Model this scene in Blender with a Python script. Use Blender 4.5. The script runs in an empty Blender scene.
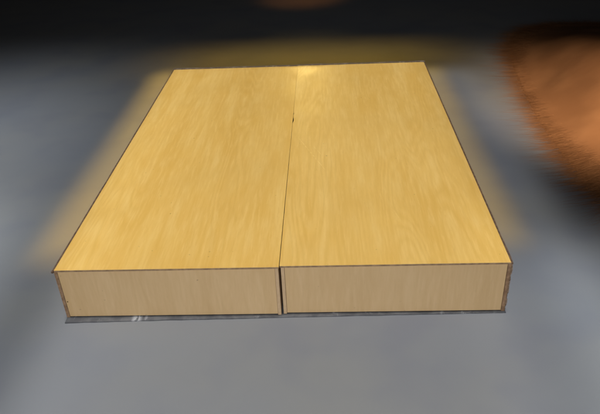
import bpy, bmesh, math, random
from mathutils import Vector, Matrix, noise as mnoise
random.seed(7)
scene = bpy.context.scene
COL = scene.collection

# ------------------------------------------------------------------ helpers
def link(o, parent=None):
    COL.objects.link(o)
    if parent is not None:
        o.parent = parent
    return o

def build(name, bm, mat, parent=None, smooth=False):
    """link one bmesh as ONE mesh object"""
    bmesh.ops.recalc_face_normals(bm, faces=bm.faces)
    me = bpy.data.meshes.new(name)
    bm.to_mesh(me)
    bm.free()
    me.materials.append(mat)
    if smooth:
        for p in me.polygons:
            p.use_smooth = True
    return link(bpy.data.objects.new(name, me), parent)

def box(x0, x1, y0, y1, z0, z1, bev=0.0006):
    bm = bmesh.new()
    vs = [bm.verts.new((x, y, z)) for z in (z0, z1) for y in (y0, y1) for x in (x0, x1)]
    for q in ((0, 2, 3, 1), (4, 5, 7, 6), (0, 1, 5, 4), (2, 6, 7, 3), (0, 4, 6, 2), (1, 3, 7, 5)):
        bm.faces.new([vs[i] for i in q])
    if bev:
        bmesh.ops.bevel(bm, geom=bm.edges[:], offset=bev, segments=2, affect='EDGES', profile=.5)
    return bm

def prism(pts, z0, z1, bev=0.0):
    """vertical prism over an outline"""
    bm = bmesh.new()
    lo = [bm.verts.new((x, y, z0)) for x, y in pts]
    hi = [bm.verts.new((x, y, z1)) for x, y in pts]
    n = len(pts)
    bm.faces.new(lo[::-1])
    top = bm.faces.new(hi)
    for i in range(n):
        bm.faces.new((lo[i], lo[(i + 1) % n], hi[(i + 1) % n], hi[i]))
    if bev:
        bmesh.ops.bevel(bm, geom=list(top.edges), offset=bev, segments=1, affect='EDGES')
    return bm

def empty(name, loc, rotz=0.0):
    o = bpy.data.objects.new(name, None)
    o.empty_display_size = .1
    o.location = loc
    o.rotation_euler = (0, 0, rotz)
    return link(o)

def tag(o, label=None, cat=None, group=None, kind=None):
    for k, v in (('label', label), ('category', cat), ('group', group), ('kind', kind)):
        if v:
            o[k] = v
    return o

# ------------------------------------------------------------------ node helpers
class NT:
    def __init__(self, name):
        self.m = bpy.data.materials.new(name)
        self.m.use_nodes = True
        self.t = self.m.node_tree
        self.b = self.t.nodes['Principled BSDF']
    def n(self, typ, **kw):
        nd = self.t.nodes.new(typ)
        for k, v in kw.items():
            setattr(nd, k, v)
        return nd
    def l(self, a, b):
        self.t.links.new(a, b)
    def coords(self, scale=(1, 1, 1), loc=(0, 0, 0), kind='Object'):
        tc = self.n('ShaderNodeTexCoord')
        mp = self.n('ShaderNodeMapping')
        mp.inputs['Scale'].default_value = scale
        mp.inputs['Location'].default_value = loc
        self.l(tc.outputs[kind], mp.inputs['Vector'])
        return mp.outputs['Vector']
    def noise(self, vec, scale, detail=3, rough=.5, dist=0.0):
        nd = self.n('ShaderNodeTexNoise')
        nd.inputs['Scale'].default_value = scale
        nd.inputs['Detail'].default_value = detail
        nd.inputs['Roughness'].default_value = rough
        nd.inputs['Distortion'].default_value = dist
        self.l(vec, nd.inputs['Vector'])
        return nd.outputs['Fac']
    def math(self, op, a, b=None, c=None, clamp=False):
        nd = self.n('ShaderNodeMath', operation=op)
        nd.use_clamp = clamp
        for i, v in enumerate((a, b, c)):
            if v is None:
                continue
            if isinstance(v, (int, float)):
                nd.inputs[i].default_value = v
            else:
                self.l(v, nd.inputs[i])
        return nd.outputs[0]
    def remap(self, v, a, b, c=0.0, d=1.0):
        nd = self.n('ShaderNodeMapRange', interpolation_type='SMOOTHSTEP')
        for i, x in enumerate((a, b, c, d)):
            nd.inputs[i + 1].default_value = x
        self.l(v, nd.inputs[0])
        return nd.outputs[0]
    def mix(self, fac, a, b, blend='MIX'):
        nd = self.n('ShaderNodeMix', data_type='RGBA', blend_type=blend)
        if isinstance(fac, (int, float)):
            nd.inputs[0].default_value = fac
        else:
            self.l(fac, nd.inputs[0])
        for i, v in ((6, a), (7, b)):
            if isinstance(v, tuple):
                nd.inputs[i].default_value = (*v, 1)
            else:
                self.l(v, nd.inputs[i])
        return nd.outputs[2]
    def finish(self, color, rough, spec=.5, bump=None, bstr=.1, bdist=.001):
        if isinstance(color, tuple):
            self.b.inputs['Base Color'].default_value = (*color, 1)
        else:
            self.l(color, self.b.inputs['Base Color'])
        if isinstance(rough, (int, float)):
            self.b.inputs['Roughness'].default_value = rough
        else:
            self.l(rough, self.b.inputs['Roughness'])
        self.b.inputs['Specular IOR Level'].default_value = spec
        if bump is not None:
            bp = self.n('ShaderNodeBump')
            bp.inputs['Strength'].default_value = bstr
            bp.inputs['Distance'].default_value = bdist
            self.l(bump, bp.inputs['Height'])
            self.l(bp.outputs[0], self.b.inputs['Normal'])
        return self.m

def laminate(name, axis, off, c_mid, c_dark, c_light, rough=.38, contrast=1.0, scratch=None, spec=.4, fig=.24):
    """pale printed wood laminate; grain runs along local axis ('y' or 'z')"""
    t = NT(name)
    st = (1, .085, 1) if axis == 'y' else (1, 1, .11)
    st2 = (1, .11, 1) if axis == 'y' else (1, 1, .2)
    v1 = t.coords(st, off)
    v2 = t.coords(st2, (off[0] + 3.1, off[1] + 1.7, off[2]))
    # broad soft bands, medium streaks, fine pores
    broad = t.noise(v1, 10, 3, .55, .25)
    streak = t.noise(v1, 34, 4, .62, .25)
    thin = t.noise(v1, 95, 3, .6, .2)
    fine = t.noise(v1, 260, 3, .65)
    # cathedral figure: contour bands of a smooth field, narrowing into nested tongues
    field = t.noise(v2, 8.0, 1.5, .42, .22)
    con = t.math('MULTIPLY', t.math('PINGPONG', t.math('MULTIPLY', field, 15.0), .5), 2.0)
    line = t.remap(con, .45, 1.0)
    pale = t.remap(con, .55, 0.0)
    fmask = t.remap(t.noise(v2, 3.4, 1), .42, .62)
    c = t.mix(t.remap(broad, .3, .7, 0, .62 * contrast), c_mid, c_dark)
    c = t.mix(t.remap(streak, .46, .78, 0, .55 * contrast), c, c_light)
    c = t.mix(t.remap(streak, .50, .22, 0, .50 * contrast), c, c_dark)
    c = t.mix(t.remap(thin, .48, .72, 0, .40 * contrast), c, c_light)
    c = t.mix(t.remap(thin, .50, .27, 0, .36 * contrast), c, c_dark)
    c = t.mix(t.math('MULTIPLY', t.math('MULTIPLY', line, fmask), fig * contrast), c, tuple(x * .93 for x in c_dark))
    c = t.mix(t.math('MULTIPLY', t.math('MULTIPLY', pale, fmask), fig * .7 * contrast), c, c_light)
    c = t.mix(t.remap(fine, .55, .8, 0, .16 * contrast), c, tuple(x * .74 for x in c_dark))
    # faint grubby clouding
    cl = t.coords((1, 1, 1), (off[2], off[0], 1.0))
    c = t.mix(t.remap(t.noise(cl, 2.6, 3), .42, .75, 0, .16 * contrast), c, tuple(x * .80 for x in c_mid))
    # a few tiny dark specks of dirt
    c = t.mix(t.remap(t.noise(cl, 75, 0), .845, .90, 0, .5), c, tuple(x * .35 for x in c_dark))
    if scratch:
        # fine pale scratches: thin short segments drawn across the sheet
        tc = t.n('ShaderNodeTexCoord')
        sep = t.n('ShaderNodeSeparateXYZ')
        t.l(tc.outputs['Object'], sep.inputs[0])
        for (x0, y0, x1, y1, w, s) in scratch:
            L = math.hypot(x1 - x0, y1 - y0)
            ux, uy = (x1 - x0) / L, (y1 - y0) / L
            px = t.math('SUBTRACT', sep.outputs[0], x0)
            py = t.math('SUBTRACT', sep.outputs[1], y0)
            along = t.math('ADD', t.math('MULTIPLY', px, ux), t.math('MULTIPLY', py, uy))
            across = t.math('ABSOLUTE', t.math('SUBTRACT', t.math('MULTIPLY', px, uy), t.math('MULTIPLY', py, ux)))
            m = t.math('MULTIPLY', t.remap(across, w, w * .3), t.remap(along, 0, L * .25))
            m = t.math('MULTIPLY', m, t.remap(along, L, L * .7))
            m = t.math('MULTIPLY', m, t.remap(t.noise(cl, 60, 2), .38, .56))
            c = t.mix(t.math('MULTIPLY', m, s), c, tuple(min(1, x * 1.25 + .10) for x in c_light))
    r = t.remap(t.noise(cl, 7, 4), .3, .7, rough - .05, rough + .07)
    return t.finish(c, r, spec, streak, .05, .0006)

def plain(name, ca, cb, scale, rough, spec=.3, bstr=.2, stretch=(1, 1, 1), lo=.38, hi=.64):
    t = NT(name)
    v = t.coords(stretch)
    f = t.noise(v, scale, 5, .6)
    return t.finish(t.mix(t.remap(f, lo, hi), ca, cb), rough, spec, f, bstr, .001)

# ------------------------------------------------------------------ materials
TOP_MID, TOP_DARK, TOP_LIGHT = (.735, .460, .120), (.655, .38, .078), (.79, .54, .18)
MAT_TOP_A = laminate('top_laminate_darker', 'y', (0.3, 0.1, 0.7), TOP_MID, TOP_DARK, TOP_LIGHT, contrast=1.2)
MAT_TOP_B = laminate('top_laminate_scratched', 'y', (5.2, 2.3, 1.9), (.75, .475, .128), (.67, .395, .084), (.81, .555, .19), contrast=1.2,
                     scratch=[(.02, 1.02, .17, .62, .0020, .38), (.10, .90, .14, .80, .0022, .3), (.40, .35, .43, .22, .0016, .2)])
FR_SHADE_MID, FR_SHADE_DARK, FR_SHADE_LIGHT = (.585, .40, .205), (.515, .34, .160), (.63, .45, .245)  # wood of the tops, with shade and cooler light put into the colour
MAT_FR_A = laminate('front_laminate_shaded', 'z', (1.3, 4.1, .2), FR_SHADE_MID, FR_SHADE_DARK, FR_SHADE_LIGHT, .5, 1.0, fig=.12)
MAT_FR_B = laminate('front_laminate_shaded_plain', 'z', (7.9, 1.1, 3.2), FR_SHADE_MID, FR_SHADE_DARK, FR_SHADE_LIGHT, .5, 1.0, fig=.12)
MAT_SIDE = laminate('side_laminate', 'y', (2.2, 8.1, 3.2), FR_SHADE_MID, FR_SHADE_DARK, FR_SHADE_LIGHT, .5, 1.0, fig=.12)
MAT_BAND = plain('brown_edge_band', (.085, .05, .032), (.16, .10, .065), 60, .55, .3, .3)
MAT_FRONT_BAND = plain('front_edge_band', (.20, .125, .07), (.34, .22, .12), 40, .55, .3, .3, (1, 1, 1))
MAT_EDGE_PALE = plain('pale_board_edge', (.50, .345, .20), (.55, .385, .225), 50, .6, .3, .2)
MAT_EDGE_BROWN = plain('brown_board_edge', (.20, .115, .062), (.31, .195, .11), 55, .6, .3, .3)
MAT_TORN = plain('torn_brown_strip', (.13, .085, .055), (.30, .22, .16), 90, .8, .2, .6)
MAT_BACK = plain('grey_floor_edge_lip', (.16, .135, .12), (.30, .28, .27), 30, .7, .2, .4, lo=.45, hi=.7)
MAT_DARK = plain('dark_chip', (.05, .03, .015), (.12, .07, .03), 80, .8, .1, .3)

def floor_strip_material():
    t = NT('grey_cement_floor_strip')
    v = t.coords()
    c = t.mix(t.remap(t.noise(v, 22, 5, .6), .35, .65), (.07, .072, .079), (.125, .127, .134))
    # white scuffs
    sep = t.n('ShaderNodeSeparateXYZ'); t.l(v, sep.inputs[0])
    sv = t.coords((1, .55, 1), (.4, .9, 0))
    near = t.remap(t.math('ABSOLUTE', t.math('SUBTRACT', sep.outputs[0], -.50)), .022, .006)
    blot = t.remap(t.noise(sv, 55, 3, .6, 1.0), .45, .57)
    c = t.mix(t.math('MULTIPLY', near, blot), c, (.38, .39, .41))
    c = t.mix(t.remap(t.noise(sv, 34, 4, .65), .60, .72, 0, .55), c, (.36, .37, .39))
    return t.finish(c, .6, .3, t.noise(v, 120, 4), .3, .001)
MAT_FLOOR_STRIP = floor_strip_material()

def floor_material():
    t = NT('grey_floor')
    v = t.coords()
    big = t.noise(v, 1.1, 2, .5, .3)
    mid = t.noise(v, 3.6, 2, .5)
    c = t.mix(t.remap(big, .3, .7), (.172, .182, .202), (.194, .196, .195))
    c = t.mix(t.remap(mid, .42, .75, 0, .42), c, (.140, .148, .180))
    return t.finish(c, .7, .25, t.noise(v, 3.0, 1), .02, .002)
MAT_FLOOR = floor_material()

def stand_in_material():
    t = NT('stand_in_brown')
    v = t.coords()
    f = t.noise(v, 3.0, 3)
    c = t.mix(t.remap(f, .35, .65), (.20, .088, .034), (.25, .115, .046))
    m = t.finish(c, .9, .15, t.noise(v, 6.0, 3), .2, .01)
    return m
MAT_STAND_IN = stand_in_material()

# ------------------------------------------------------------------ setting: floor sheet
bm = bmesh.new()
bmesh.ops.create_grid(bm, x_segments=8, y_segments=8, size=60)
floor = tag(build('floor', bm, MAT_FLOOR), kind='structure')

# ------------------------------------------------------------------ strip of real floor below the boxes, built as an added thin sheet
Z0 = .004
front = []
N = 90
for i in range(N + 1):
    s = i / N
    x = -.7455 + s * (1.4965)
    y = -.029 + .0265 * (s ** .75)
    y += .0022 * mnoise.noise(Vector((x * 14, 0, 3))) + .0011 * mnoise.noise(Vector((x * 60, 2, 3)))
    front.append((x, min(y, -.0015)))
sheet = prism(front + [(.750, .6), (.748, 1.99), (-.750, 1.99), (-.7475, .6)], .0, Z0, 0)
u = build('floor_strip', sheet, MAT_FLOOR_STRIP)
tag(u, 'strip of dark grey floor with white scuffs below the front panels of the boxes, built as a thin sheet', 'sheet')

# ------------------------------------------------------------------ the bed boxes
H = .2057
W = .75
L = 2.0
T_TOP = .0055
def seam_edge(side, n=160):
    """slightly ragged edge of the top board along the centre seam, front to back; returns (y, inset)"""
    out = []
    for i in range(n + 1):
        y = .001 + (L - .002) * i / n
        base = .0009 - .0008 * min(1, 1.35 * i / n)
        j = .00035 * mnoise.noise(Vector((y * 30, side * 9.1, 0))) + .00025 * mnoise.noise(Vector((y * 110, side * 5.1, 2)))
        d = base + j * (1 - .6 * i / n)
        if side == 1:                                    # chips out of the right board's edge
            for yc, wd, dp in ((1.19, .035, .0055), (1.27, .012, .004), (.72, .01, .0015), (.33, .012, .0012)):
                d += dp * max(0, 1 - ((y - yc) / wd) ** 2) * (.7 + .6 * mnoise.noise(Vector((y * 160, 1, 1))))
        out.append((y, max(d, .0001)))
    return out

def bed_box(side, loc, rotz, label):
    """side 0: outer edge at -x (left box); side 1: outer edge at +x.  Local origin: bottom front corner on the seam."""
    root = empty('bed_box', loc, rotz)
    tag(root, label, 'bed box', 'wooden bed boxes pushed together')
    s = -1 if side == 0 else 1
    hz = H - Z0                                           # height above the sheet
    zt = hz - T_TOP
    BW = .0062                                            # edge band width
    def bx(xa, xb, *r, **k):
        a, b = s * xa, s * xb
        return box(min(a, b), max(a, b), *r, **k)
    # top board with a ragged seam edge
    se = seam_edge(side)
    pts = [(s * d, y) for y, d in se]
    pts += [(s * (W - BW), L - .001), (s * (W - BW), .0011)]
    if side == 0:
        pts = pts[::-1]
    top = build('top_panel', prism(pts, zt, hz), MAT_TOP_A if side == 0 else MAT_TOP_B, root)
    # bands around the board
    build('edge_band', bx(.0012, W - BW - .0001, -.0006, .001, zt - .0002, hz + .0001, bev=.0004), MAT_FRONT_BAND, top)
    # the outer band wanders a little in width: worn lipping
    o = []
    for i in range(121):
        y = -.0012 + (L + .0006) * i / 120
        w = .0012 * mnoise.noise(Vector((y * 9, side * 3, 5))) + .0008 * mnoise.noise(Vector((y * 45, side * 3, 8)))
        o.append((s * (W + w), y))
    o += [(s * (W - BW + .0001), L - .0006), (s * (W - BW + .0001), -.0012)]
    build('edge_band', prism(o if side else o[::-1], zt - .0008, hz + .0004), MAT_BAND, top)
    # carcass
    ov = .0045 if side else .0030                         # the top overhangs the inner side
    T = .011
    dw = .0035
    oside = build('side_panel', bx(W - dw - T, W - dw, .0014, L - .012, 0, zt - .0003), MAT_EDGE_BROWN, root)
    iside = build('side_panel', bx(ov, ov + T, .0014, L - .012, 0, zt - .0003), MAT_EDGE_PALE, root)
    gp = .0009 if side else .0006
    fp = build('front_panel', bx(ov + T + gp, W - dw - T - gp, .0026, .0176, .0035, zt - .0012, bev=.0007),
          MAT_FR_A if side == 0 else MAT_FR_B, root)
    bp = build('back_panel', bx(ov + T + gp, W - dw - T - gp, L - .030, L - .015, .002, zt - .0006), MAT_SIDE, root)
    # grey lip added for the strip of floor seen past the top's back edge
    lip = []
    bm = bmesh.new()
    K = 100
    rows = []
    for i in range(K + 1):
        x = .001 + (W - .002) * i / K
        h = hz + .0075 + .0022 * mnoise.noise(Vector((x * 12, side * 4, 1))) + .0010 * mnoise.noise(Vector((x * 50, side * 4, 1)))
        rows.append([bm.verts.new((s * x, yy, zz)) for yy, zz in ((L - .0006, zt - .01), (L - .0006, h), (L + .004, h - .0006), (L + .004, zt - .01))])
    for a, b in zip(rows[:-1], rows[1:]):
        for k in range(4):
            bm.faces.new((a[k], b[k], b[(k + 1) % 4], a[(k + 1) % 4]))
    bm.faces.new(rows[0]); bm.faces.new(rows[-1][::-1])
    build('floor_edge_lip', bm, MAT_BACK, root)
    # inner battens of the carcass, seen only from the back or below
    for yb in (.66, 1.32):
        build('cross_batten', bx(ov + T + .001, W - dw - T - .001, yb, yb + .018, .02, zt - .0006), MAT_SIDE, root)
    if side == 0:
        # round dark stop at the outer front corner and a small nail in the edge
        bm = bmesh.new()
        bmesh.ops.create_uvsphere(bm, u_segments=16, v_segments=10, radius=.0052)
        for v in bm.verts:
            v.co = Vector((v.co.x * .9 - W + .0012, v.co.y * .75 - .0014, v.co.z * .95 + hz - .0045))
        build('corner_stop', bm, MAT_BAND, root, True)
        bm = bmesh.new()
        bmesh.ops.create_cone(bm, cap_ends=True, segments=10, radius1=.0026, radius2=.0018, depth=.002,
                              matrix=Matrix.Translation((-W + .0205, .0024, .068)) @ Matrix.Rotation(math.pi / 2, 4, 'X'))
        build('nail_head', bm, MAT_DARK, root)
    else:
        # torn strip of edging down the outer front corner
        o, q = [], []
        bm = bmesh.new(); rows = []
        for i in range(81):
            z = .001 + (zt - .002) * i / 80
            w = .0028 + .0034 * mnoise.noise(Vector((z * 38, 4, 1))) + .002 * mnoise.noise(Vector((z * 130, 4, 1)))
            w = max(w, .0006) + .0016 * (z / zt)
            rows.append([bm.verts.new(p) for p in ((W - dw + .0001, .0004, z), (W - dw + w, .0008, z), (W - dw + w, .016, z), (W - dw + .0001, .018, z))])
        for a, b in zip(rows[:-1], rows[1:]):
            for k in range(4):
                bm.faces.new((a[k], b[k], b[(k + 1) % 4], a[(k + 1) % 4]))
        bm.faces.new(rows[0]); bm.faces.new(rows[-1][::-1])
        build('torn_edging', bm, MAT_TORN, root)
    return root

bed_box(0, (-.0002, -.003, Z0), -.0002,
        'left wooden bed box, unscratched yellow top, dark bead at its outer top front corner')
bed_box(1, (.0002, .002, Z0), -.0002,
        'right wooden bed box, yellow top with faint scratches, torn brown outer front corner')

# ------------------------------------------------------------------ brown mound at the right, added stand-in for a blurred shape
def heap(hx, hy, h, nr=70, nu=220):
    """soft mound standing in for a blurred brown shape: shallow folds, rounded hem, flat underside"""
    bm = bmesh.new()
    rows = []
    for j in range(1, nr + 1):
        q = j / nr
        row = []
        for i in range(nu):
            th = 2 * math.pi * i / nu
            c, sn = math.cos(th), math.sin(th)
            k = 1 / (abs(c) ** 2.6 + abs(sn) ** 2.6) ** (1 / 2.6)
            k *= 1 + .035 * mnoise.noise(Vector((c * 1.6, sn * 1.6, 4)))
            x, y = hx * k * c * q, hy * k * sn * q
            w = 1 - q
            z = h * (w * w * (3 - 2 * w)) ** .85
            fold = mnoise.noise(Vector((x * 2.4 + y * .7, y * 1.3, 1))) + .4 * mnoise.noise(Vector((x * 5.2, y * 3.1, 7)))
            z += .035 * fold * min(1, w * 3.0)
            z = max(z, 0) + .006 * min(1, (1 - q) * nr * .5)
            row.append(bm.verts.new((x, y, z)))
        rows.append(row)
    z0 = sum(v.co.z for v in rows[0]) / nu
    ctr = bm.verts.new((0, 0, z0))
    for i in range(nu):
        bm.faces.new((ctr, rows[0][i], rows[0][(i + 1) % nu]))
    for a, b in zip(rows[:-1], rows[1:]):
        for i in range(nu):
            bm.faces.new((a[i], b[i], b[(i + 1) % nu], a[(i + 1) % nu]))
    low = [bm.verts.new((v.co.x, v.co.y, -.004)) for v in rows[-1]]
    for i in range(nu):
        bm.faces.new((rows[-1][i], low[i], low[(i + 1) % nu], rows[-1][(i + 1) % nu]))
    bm.faces.new(low[::-1])
    return bm
HX, HY, HH = .62, 1.62, .27
brown_mound = build('blur_stand_in', heap(HX, HY, HH), MAT_STAND_IN, None, True)
brown_mound.location = (1.96, 1.84, .0)
brown_mound.rotation_euler = (0, 0, math.radians(-5))
tag(brown_mound, 'soft orange brown mound with a fuzzy edge, stand-in for a blurred shape right of the boxes', 'stand-in')

def long_pile(src, n):
    """long soft hairs over the heap and out past its hem, each one a thin tapering ribbon"""
    me = src.data
    me.calc_loop_triangles()
    tris = [[me.vertices[i].co.copy() for i in t.vertices] for t in me.loop_triangles]
    acc, cum = 0.0, []
    for a, b, c in tris:
        nz = (b - a).cross(c - a)
        r = math.hypot((a.x + b.x + c.x) / 3 / HX, (a.y + b.y + c.y) / 3 / HY)
        g = max(0.0, min(1.0, (r - .84) / .16))
        w = nz.length * (0.0 if nz.z < 1e-9 and a.z < .004 else g * g * (3 - 2 * g))
        w *= 1.0 if (a.x + b.x + c.x) / 3 < HX * .45 else .25
        acc += w
        cum.append(acc)
    import bisect
    rnd = random.Random(11)
    verts, faces = [], []
    for k in range(n):
        a, b, c = tris[min(len(tris) - 1, bisect.bisect(cum, rnd.random() * acc))]
        u, v = rnd.random(), rnd.random()
        if u + v > 1:
            u, v = 1 - u, 1 - v
        p = a + (b - a) * u + (c - a) * v
        nrm = (b - a).cross(c - a).normalized()
        if nrm.z < 0:
            nrm = -nrm
        out = Vector((p.x / HX ** 2, p.y / HY ** 2, 0))
        out = out.normalized() if out.length > 1e-6 else Vector((1, 0, 0))
        r = min(1.0, math.hypot(p.x / HX, p.y / HY))
        clump = mnoise.noise_vector(p * 7.0)
        lie = out * (.35 + .55 * r) + Vector((clump.x, clump.y, 0)) * .22 + Vector((rnd.gauss(0, .22), rnd.gauss(0, .22), 0))
        d = (lie + nrm * (.08 + .14 * rnd.random())).normalized()
        ln = (.055 + .05 * rnd.random()) * (1 + 2.2 * r ** 4 * rnd.random() ** 2)
        side = d.cross(Vector((rnd.gauss(0, .3), rnd.gauss(0, .3), 1))).normalized() * (.00034 + .00022 * rnd.random())
        base = len(verts)
        q = p.copy()
        for s_ in range(4):
            w = side * (1 - s_ / 3.15)
            z = Vector((0, 0, max(.0015, q.z)))
            qq = Vector((q.x, q.y, z.z))
            verts += [qq - w, qq + w]
            d = (d + Vector((0, 0, -.30))).normalized()
            q = q + d * (ln / 3)
        for s_ in range(3):
            i0 = base + 2 * s_
            faces.append((i0, i0 + 1, i0 + 3, i0 + 2))
    m2 = bpy.data.meshes.new('blur_fringe')
    m2.from_pydata(verts, [], faces)
    m2.materials.append(MAT_STAND_IN)
    return link(bpy.data.objects.new('blur_fringe', m2), src)
tag(long_pile(brown_mound, 26000), kind='stuff')

# ------------------------------------------------------------------ light
world = bpy.data.worlds.new('World')
scene.world = world
world.use_nodes = True
bg = world.node_tree.nodes['Background']
bg.inputs[0].default_value = (1.0, .95, .90, 1)
bg.inputs[1].default_value = .012

def aim(o, target):
    d = Vector(target) - o.location
    o.rotation_euler = d.to_track_quat('-Z', 'Y').to_euler()

def area(name, loc, target, sx, sy, power, color, spread=180):
    ld = bpy.data.lights.new(name, 'AREA')
    ld.shape = 'RECTANGLE'
    ld.size, ld.size_y = sx, sy
    ld.energy = power
    ld.color = color
    ld.spread = math.radians(spread)
    o = link(bpy.data.objects.new(name, ld))
    o.location = loc
    aim(o, target)
    return o

def spot(name, loc, target, power, color, cone, radius, blend=1.0):
    ld = bpy.data.lights.new(name, 'SPOT')
    ld.energy = power
    ld.color = color
    ld.spot_size = math.radians(cone)
    ld.spot_blend = blend
    ld.shadow_soft_size = radius
    o = link(bpy.data.objects.new(name, ld))
    o.location = loc
    aim(o, target)
    return o

k = area('key_softbox', (0, .40, 3.0), (0, .40, 0), 1.62, 4.0, 16.8, (1, .985, .96), 7)
k.rotation_euler = (0, 0, 0)
k = area('right_floor_fill', (1.00, .55, 2.0), (1.00, .55, 0), .12, 3.8, 1.2, (.96, .98, 1.0), 13)  # unseen lamp added to brighten the floor along the right side
k.rotation_euler = (0, 0, 0)
k = area('left_floor_fill', (-2.05, .40, 3.0), (-2.05, .40, 0), 1.5, 3.6, 25, (.93, .97, 1.0), 56)  # unseen lamp added to brighten the floor on the left
k.rotation_euler = (0, 0, 0)
k = area('low_front_floor_fill', (.05, -1.0, 2.6), (.05, -1.0, 0), 3.6, 1.5, 1.2, (.97, .98, 1.0), 44)  # unseen lamp added for the floor in front of the boxes
k.rotation_euler = (0, 0, 0)
k = area('left_front_floor_fill', (-1.5, .1, 2.4), (-1.5, .1, 0), .6, 1.2, 2.2, (.93, .97, 1.0), 24)  # added out of view, lifts the front left floor
k.rotation_euler = (0, 0, 0)
k = area('right_front_floor_fill', (1.12, -.20, 2.2), (1.12, -.20, 0), .6, 1.1, 1.7, (.95, .98, 1.0), 18)  # added out of view, lifts the front right floor
k.rotation_euler = (0, 0, 0)
area('front_softbox', (.1, -4.2, 1.5), (0, 0, .1), 2.2, 1.2, 16.5, (.97, .98, 1.0), 60)
WARM = (1.0, .61, .12)  # strips below are added lamps imitating a yellow blur halo around the boxes
a = area('left_halo_strip', (-.92, 1.45, 2.0), (-.92, 1.45, 0), .07, 2.2, 1.75, WARM, 10); a.rotation_euler = (0, 0, 0)
a = area('right_halo_strip', (.86, 1.45, 2.0), (.86, 1.45, 0), .04, 2.1, .85, WARM, 8); a.rotation_euler = (0, 0, 0)
a = area('back_halo_strip', (.03, 2.72, 2.0), (.03, 2.72, 0), 1.85, .12, 2.5, WARM, 36); a.rotation_euler = (0, 0, 0)
spot('mound_glow_spot', (1.6, -1.0, 1.9), (1.55, 1.38, .2), 1200, (1.0, .80, .60), 22, .14)  # added spot that makes the mound glow orange, fading towards its edges
spot('far_lamp', (-.05, 4.62, 1.5), (-.05, 4.62, 0), 18, (1.0, .36, .08), 38, .1)
area('far_disc', (-.02, 4.5, 1.08), (.08, 1.93, .2), .22, .16, .42, (1.0, .70, .20), 60)

# ------------------------------------------------------------------ camera
px, py, pz, pi_, ya, ro, f = .163, -1.6458, 1.4241, .5426, -.0521, -.0472, 630.04
F = Vector((math.sin(ya) * math.cos(pi_), math.cos(ya) * math.cos(pi_), -math.sin(pi_)))
R = Vector((math.cos(ya), -math.sin(ya), 0))
U = R.cross(F)
R2 = math.cos(ro) * R + math.sin(ro) * U
U2 = -math.sin(ro) * R + math.cos(ro) * U
cd = bpy.data.cameras.new('camera')
cam = link(bpy.data.objects.new('camera', cd))
m = Matrix((R2, U2, -F)).transposed().to_4x4()
m.translation = (px, py, pz)
cam.matrix_world = m
cd.sensor_width = 36
cd.lens = 36 * f / 600
cd.clip_end = 300
cd.clip_start = .02
cd.dof.use_dof = True
cd.dof.focus_distance = 2.55
cd.dof.aperture_fstop = 4
scene.camera = cam

scene.view_settings.view_transform = 'Standard'
scene.view_settings.look = 'None'
scene.view_settings.exposure = 0
scene.view_settings.gamma = 1
scene.cycles.use_denoising = True
